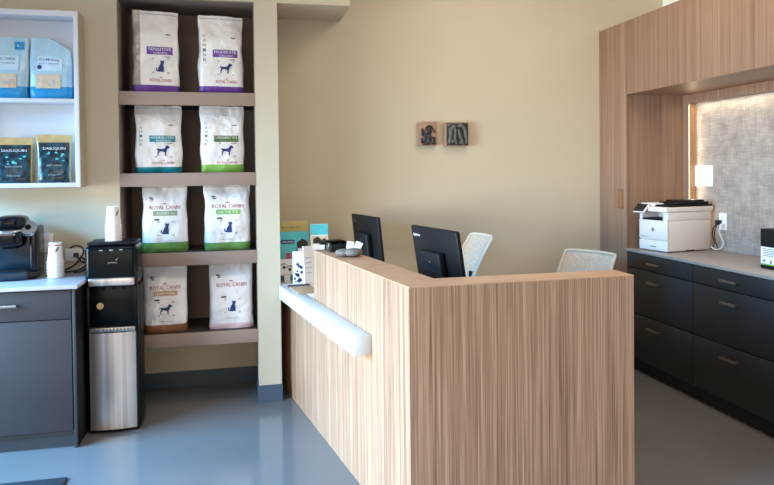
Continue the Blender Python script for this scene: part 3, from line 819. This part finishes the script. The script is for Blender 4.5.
# black organizer
t = thing('desk_organizer', 'low black desk organizer with a silver end on the rail', 'desk organizer', (*fp(1.27, .095), RT), math.radians(9.7))
b = BM(); box(b, -.035, .085, -.07, .07, 0, .008, .002); box(b, -.035, -.028, -.07, .07, .006, .045, .002); box(b, .078, .085, -.07, .07, .006, .05, .002)
box(b, -.028, .078, .062, .07, .006, .052, .002); box(b, -.028, .078, -.07, -.063, .006, .045, .002); box(b, .02, .026, -.063, .062, .006, .045)
obj('tray', b, BLACKM, t)
obj('top_flap', box(BM(), -.06, .06, -.02, .066, .052, .060, .002), BLACKS, t)
obj('silver_end', box(BM(), -.045, -.0352, -.045, .0, .0, .05, .003), CHROME, t)
obj('clip_arm', box(BM(), -.075, -.046, .01, .045, .036, .048, .003), BLACKM, t)
# pebble card holder and two cards
t = thing('card_holder', 'grey pebble-shaped card holder on the desk rail holding two white cards', 'card holder', (*fp(.99, .085), RT), math.radians(-12))
b = BM(); blob(b, (-.022, .0, .021), (.046, .042, .021), 3, 2.2); obj('left_lobe', b, STONE, t)
b = BM(); blob(b, (.028, -.008, .023), (.052, .046, .0228), 3, 2.2); obj('right_lobe', b, STONE, t)
def card(label, dx, dy, tilt, ry):
    q = fp(.99, .085); o = obj('business_card', box(BM(), -.019, .019, -.001, .001, 0, .044, .0004), PAPER, None)
    o.location = (q[0]+dx, q[1]+dy, RT+.035); o.rotation_euler = (tilt, ry, math.radians(-10))
    tag(o, label, 'business card', 'white cards in the pebble holder')
card('white card standing at the left of the grey pebble holder', .012, .012, -.25, .12)
card('white card leaning at the right of the grey pebble holder', .048, -.006, -.15, .38)

# ------------------------------------------------------------------ art on the back wall
t = thing('wall_plaque', 'smaller clay-edged relief plaque on the back wall, left of the pair', 'wall art', (1.366, YB, 1.776), 0, 'relief plaques on the back wall')
obj('slab', box(BM(), -.074, .074, -.04, -.001, -.088, .088, .006, 2), CLAY, t)
b = BM()
for cx, cz, sx, sz in ((-.040, .012, .013, .030), (-.018, -.030, .020, .048), (.006, .018, .026, .034), (.012, -.034, .017, .046), (.045, -.046, .015, .026), (-.045, -.050, .012, .020), (.030, -.070, .040, .012), (-.015, -.074, .030, .012)):
    blob(b, (cx, -.041, cz), (sx, .010, sz), 2, 2.2)
tube(b, [(-.016, -.043, .03), (-.004, -.045, .058), (.020, -.045, .060), (.042, -.044, .034), (.056, -.043, .008)], .0065, 6, smooth=1)
obj('relief_figure', b, DARKCLAY, t)
t = thing('wall_plaque', 'larger dark glazed relief plaque on the back wall, right of the pair', 'wall art', (1.594, YB, 1.772), 0, 'relief plaques on the back wall')
obj('slab', box(BM(), -.094, .094, -.045, -.001, -.090, .090, .005, 2), CLAY, t)
obj('dark_panel', box(BM(), -.082, .089, -.048, -.0452, -.083, .084, .001), DARKCLAY, t)
b = BM()
tube(b, [(-.066, -.05, -.072), (-.050, -.052, -.02), (-.052, -.053, .03), (-.030, -.053, .062), (-.012, -.052, .030), (-.022, -.051, -.03), (-.004, -.05, -.074)], [.011, .014, .017, .016, .014, .012, .010], 8, smooth=2)
tube(b, [(.006, -.05, .055), (.030, -.053, .068), (.056, -.053, .050), (.068, -.052, .0), (.074, -.05, -.07)], [.010, .013, .013, .012, .009], 8, smooth=2)
tube(b, [(.012, -.05, .034), (.018, -.052, -.01), (.040, -.052, -.045), (.048, -.05, -.076)], [.009, .011, .011, .008], 8, smooth=2)
for cx, cz, sx, sz in ((-.062, .066, .016, .012), (-.036, -.055, .013, .018), (.028, -.064, .012, .012)):
    blob(b, (cx, -.049, cz), (sx, .009, sz), 2, 2.2)
obj('relief_figures', b, mat('grey_glaze', (104, 104, 98), .4, var=.2, scale=40), t)

# ------------------------------------------------------------------ right side: tall cabinet, drawers, bulkhead, lit panel
XF = 2.81
t = thing('tall_cabinet', 'tall walnut cabinet in the far right corner', 'cabinet', (XF, 4.425, 0))
obj('carcass', box(BM(), .022, XR-XF-.001, 0, YB-4.425-.001, .0, 2.60), WOODC, t)
dr = obj('door', box(BM(), 0, .021, .003, YB-4.425-.004, .09, 2.598, .001), WOODC, t)
pb = BM(); box(pb, -.002, .0, .045, .120, 1.195, 1.340, .0008); hp = obj('recessed_pull', pb, HANDLE, dr)
pb = BM(); box(pb, -.003, -.002, .052, .113, 1.203, 1.332); obj('pull_cup', pb, BROWN, hp)

t = thing('overhead_cabinet', 'long walnut overhead cabinet above the printer counter', 'cabinet', (XF, 2.0, 2.05))
obj('carcass', box(BM(), .022, XR-XF-.001, 0, 2.422, 0, .545), WOODC, t)
obj('front_panel', box(BM(), -.004, .021, 0, 2.418, -.001, .545, .001), WOODC, t)

PX = 3.29
fr = BM()
box(fr, PX, XR-.001, 4.35, 4.424, .906, 2.049); box(fr, PX, XR-.001, 2.0, 4.35, 1.983, 2.049)
o = struct('trim_1', fr, WOODC)
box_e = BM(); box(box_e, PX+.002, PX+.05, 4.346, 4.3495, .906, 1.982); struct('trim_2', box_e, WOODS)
struct('wall_textile', box(BM(), PX+.05, XR-.001, 2.0, 4.3455, .905, 1.9825), TEXTILE)
led_o = BM(); box(led_o, PX-.0012, PX-.0002, 4.3512, 4.3558, .925, 1.975)
for k in range(62): box(led_o, PX-.003, PX+.0, 4.3515, 4.3555, .93+k*.0168, .938+k*.0168)
tag(obj('led_strip', led_o, LED), 'thin glowing LED strip on the wood edge beside the textile panel', 'light strip')

def drawer_unit(label, y0, y1):
    t = thing('drawer_cabinet', label, 'cabinet', (XF, y0, 0), 0, 'charcoal drawer cabinets')
    w = y1-y0
    obj('carcass', box(BM(), .022, .56, .001, w-.001, .10, .884), CHARCT, t)
    obj('toe_kick', box(BM(), .045, .06, .001, w-.001, 0, .10), CHARCT, t)
    for z0, z1, hz in ((.772, .880, .822), (.440, .765, .690), (.103, .433, .358)):
        d = obj('drawer', box(BM(), 0, .021, .002, w-.002, z0, z1, .0015), CHARC, t)
        h = BM(); c = w/2+.02
        box(h, -.034, -.022, c-.066, c+.066, hz-.007, hz+.010, .003); box(h, -.022, 0, c-.058, c-.048, hz-.004, hz+.006); box(h, -.022, 0, c+.048, c+.058, hz-.004, hz+.006)
        obj('handle', h, HANDLE, d)
drawer_unit('charcoal three-drawer cabinet below the printer', 3.695, 4.423)
drawer_unit('charcoal three-drawer cabinet to the right, below the black display box', 2.965, 3.694)
drawer_unit('charcoal three-drawer cabinet nearest the camera, past the frame edge', 2.235, 2.964)
wt = obj('worktop', box(BM(), XF-.012, XR-.002, 2.0, 4.4235, .885, .904, .0015), GREYTOP)
tag(wt, 'grey stone worktop along the right wall under the printer', 'worktop')
ZR = .9045

# printer
t = thing('printer', 'white multifunction printer with dark document feeder on the grey worktop', 'printer', (2.878, 4.206, ZR), math.radians(-80.7))
W = .135
obj('lower_body', box(BM(), -W, W, .012, .408, .004, .222, .008, 3), WHITEP, t)
obj('front_cover', box(BM(), -W-.001, W+.001, 0, .012, .082, .222, .004), WHITEP, t)
pt = obj('paper_tray', box(BM(), -W-.001, W+.001, 0, .012, .006, .078, .004), WHITEP, t)
obj('tray_grip', box(BM(), -.03, .03, -.0012, .0, .03, .036), GREYF, pt)
s = BM(); cone(s, (-.0, -.0006, .155), (-.0, -.002, .155), .012, .012, 22); lg_ = obj('logo_disc', s, DARKT, t)
g = BM(); lay_text(g, 'hp', lambda u, v: Vector((u, -.0024, .155+v)), 0, 0, .012, .013); obj('lettering', g, WHITET, lg_)
g = BM(); lay_text(g, 'LaserJet Pro', lambda u, v: Vector((u, -.0015, v)), -.085, .10, .07, .010); obj('model_lettering', g, GREYF, t)
bay = BM(); box(bay, -W, -W+.03, .004, .408, .222, .282, .003); box(bay, W-.045, W, .004, .408, .222, .282, .003); box(bay, -W+.03, W-.045, .16, .408, .222, .282)
obj('output_bay', bay, WHITEP, t)
obj('bay_floor', box(BM(), -W+.031, W-.046, .0, .159, .2225, .236, .003), BLACKS, t)
sc_ = BM(); box(sc_, -W-.004, W+.006, -.012, .425, .283, .318, .006, 3); obj('scanner', sc_, WHITEP, t)
lid = BM(); box(lid, -W-.002, .0, .02, .425, .319, .342, .006, 3); obj('scanner_lid', lid, WHITEP, t)
PM = Matrix.Translation((0, -.006, .338)) @ Matrix.Rotation(.80, 4, 'X')
cp = BM(); box(cp, -W-.004, W-.165, -.078, .0, -.016, .0, .004, 3, M=PM); pn = obj('control_panel', cp, WHITEP, t)
s = BM(); box(s, -W-.001, W-.170, -.075, -.004, .0, .0012, M=PM); obj('touch_screen', s, SCREEN, pn)
fd = BM(); box(fd, .001, W+.003, .02, .42, .319, .333, .004, 3); box(fd, -.045, W-.01, .10, .40, .334, .352, .005, 3)
box(fd, -.02, W-.03, .14, .38, .352, .364, .004, 3)
obj('document_feeder', fd, BLACKS, t)
ft = BM(); box(ft, -W+.01, W-.01, .02, .05, 0, .004); box(ft, -W+.01, W-.01, .33, .36, 0, .004); obj('feet', ft, BLACKM, t)
sg = BM(); box(sg, W, W+.0012, .17, .25, .006, .012); obj('side_grip', sg, DARKT, t)

# switch plate, outlet, cords on the textile wall
XT = PX+.05
t = thing('switch_plate', 'wide white switch plate on the textile wall above the printer', 'switch plate', (XT, 4.258, 1.438), -PI/2)
obj('cover_plate', box(BM(), -.105, .105, -.010, -.0005, -.078, .078, .003), PLATE, t)
for k in range(3): obj('rocker', box(BM(), -.075+k*.055, -.040+k*.055, -.0135, -.010, -.035, .035, .001), WHITEP, t)
t = thing('wall_outlet', 'white outlet plate with plugs on the textile wall behind the printer', 'outlet', (XT, 4.055, 1.115), -PI/2)
obj('cover_plate', box(BM(), -.037, .037, -.008, -.0005, -.06, .06, .002), PLATE, t)
for dz in (.026, -.026): obj('socket', box(BM(), -.017, .017, -.0105, -.008, dz-.016, dz+.016, .001), WHITEP, t)
c = BM(); box(c, XT-.045, XT-.0107, 4.06, 4.09, 1.09, 1.125, .004)
tube(c, [(XT-.04, 4.075, 1.10), (XT-.055, 4.1, 1.06), (XT-.05, 4.11, 1.0), (XT-.035, 4.08, .95), (XT-.04, 4.06, .911), (XT-.03, 4.09, .9105)], .0045, 8, smooth=2)
tube(c, [(XT-.04, 4.07, 1.10), (XT-.05, 4.09, 1.04), (XT-.03, 4.1, .96), (XT-.05, 4.12, .912)], .004, 8, smooth=2)
tag(obj('power_cord', c, CABLE), 'black plug and cord hanging from the outlet behind the printer', 'cord')
c = BM(); box(c, XT-.035, XT-.0107, 4.03, 4.055, 1.07, 1.10, .004)
tube(c, [(XT-.03, 4.042, 1.085), (XT-.05, 4.045, 1.06), (XT-.045, 4.035, 1.02), (XT-.03, 4.015, .97), (XT-.035, 4.035, .925), (XT-.05, 4.08, .911), (XT-.05, 4.12, .93)], .0042, 8, smooth=2)
tag(obj('power_cord', c, CABLEW), 'white cord looping down the textile wall beside the printer', 'cord')

# black display box at the right edge
t = thing('display_box', 'black countertop box with white printed label at the right edge', 'display box', (2.985, 3.235, ZR), 0)
obj('box_body', box(BM(), 0, .12, -.20, .085, 0, .232, .003), BLACKM, t)
F = lambda u, v: Vector((-.0008, .085-u, v))
g = BM(); lay_rect(g, F, .004, .27, .022, .128, 1, 1); lb = obj('label', g, PAPER, t)
F2 = lambda u, v: Vector((-.0016, .085-u, v)); g = BM()
lay_rect(g, F2, .004, .27, .022, .030, 1, 1); obj('green_stripe', g, LIME, lb)
g = BM()
for k in range(5): lay_poly(g, CAT if k % 2 else DOG, F2, .03+k*.05, .034, .024)
for k in range(5): lay_rect(g, F2, .02, .16-.02*(k % 2), .075+k*.010, .078+k*.010, 1, 1)
obj('small_print', g, DARKT, lb)
b = BM(); cone(b, (.06, .01, .232), (.06, .01, .262), .022, .018, 18); obj('knob', b, BLACKS, t)

# floor mat
fm = obj('floor_mat', box(BM(), -1.9, -.86, 2.3, 3.485, .0005, .011, .003), MATT)
tag(fm, 'dark woven floor mat at the lower left corner', 'floor mat')

# ------------------------------------------------------------------ light
wd = bpy.data.worlds.new('world'); SC.world = wd; wd.use_nodes = True
bg = wd.node_tree.nodes['Background']; bg.inputs['Color'].default_value = (.80, .90, 1.0, 1); bg.inputs['Strength'].default_value = .10
def area(name, loc, aim, sx, sy, power, rgb, spread=180):
    l = bpy.data.lights.new(name, 'AREA'); l.shape = 'RECTANGLE'; l.size = sx; l.size_y = sy; l.energy = power; l.color = rgb; l.spread = math.radians(spread)
    o = bpy.data.objects.new(name, l); COL.objects.link(o); o.location = loc
    o.rotation_euler = (Vector(aim)-Vector(loc)).to_track_quat('-Z', 'Y').to_euler()
    return o
area('window_sky_fill', (-3.85, 2.4, 2.35), (-1.2, 2.7, 0), 3.4, .8, 285, (.14, .52, 1.0), 90)  # left window daylight is split; this blue half is shaped to tint the floor
area('window_desk_fill', (-3.85, 1.6, 1.0), (.5, 2.7, .75), 2.6, 1.4, 84, (.90, .98, 1.0), 66)  # low half of the split, added to brighten the desk's left face
area('rear_warm_fill', (-1.2, -4.2, 1.7), (.3, 4, 1.1), 5.0, 2.6, 92, (1.0, .83, .64))  # added warm fill from behind the camera, no window modelled there
area('ceiling_panel_reception', (1.75, 3.5, 3.40), (1.75, 3.5, 0), .7, .7, 15, (1.0, .86, .72))
area('ceiling_panel_front', (2.2, 2.0, 3.40), (2.2, 2.0, 0), 1.0, 1.0, 27, (1.0, .82, .64))
area('ceiling_panel_left', (-.9, 2.2, 3.40), (-.9, 2.2, 0), .8, .8, 13, (1.0, .90, .78))
area('led_glow_side', (PX+.012, 4.335, 1.44), (PX+.035, 3.9, 1.44), 
     .02, 1.0, 1.0, (1.0, .82, .55))
area('led_glow_top', (PX+.005, 3.2, 1.975), (PX+.040, 3.2, 1.5), 2.2, .02, 2.6, (1.0, .86, .64))

SC.view_settings.view_transform = 'Standard'; SC.view_settings.look = 'None'
SC.view_settings.gamma = 1; SC.view_settings.use_curve_mapping = False
SC.view_settings.exposure = 0.14
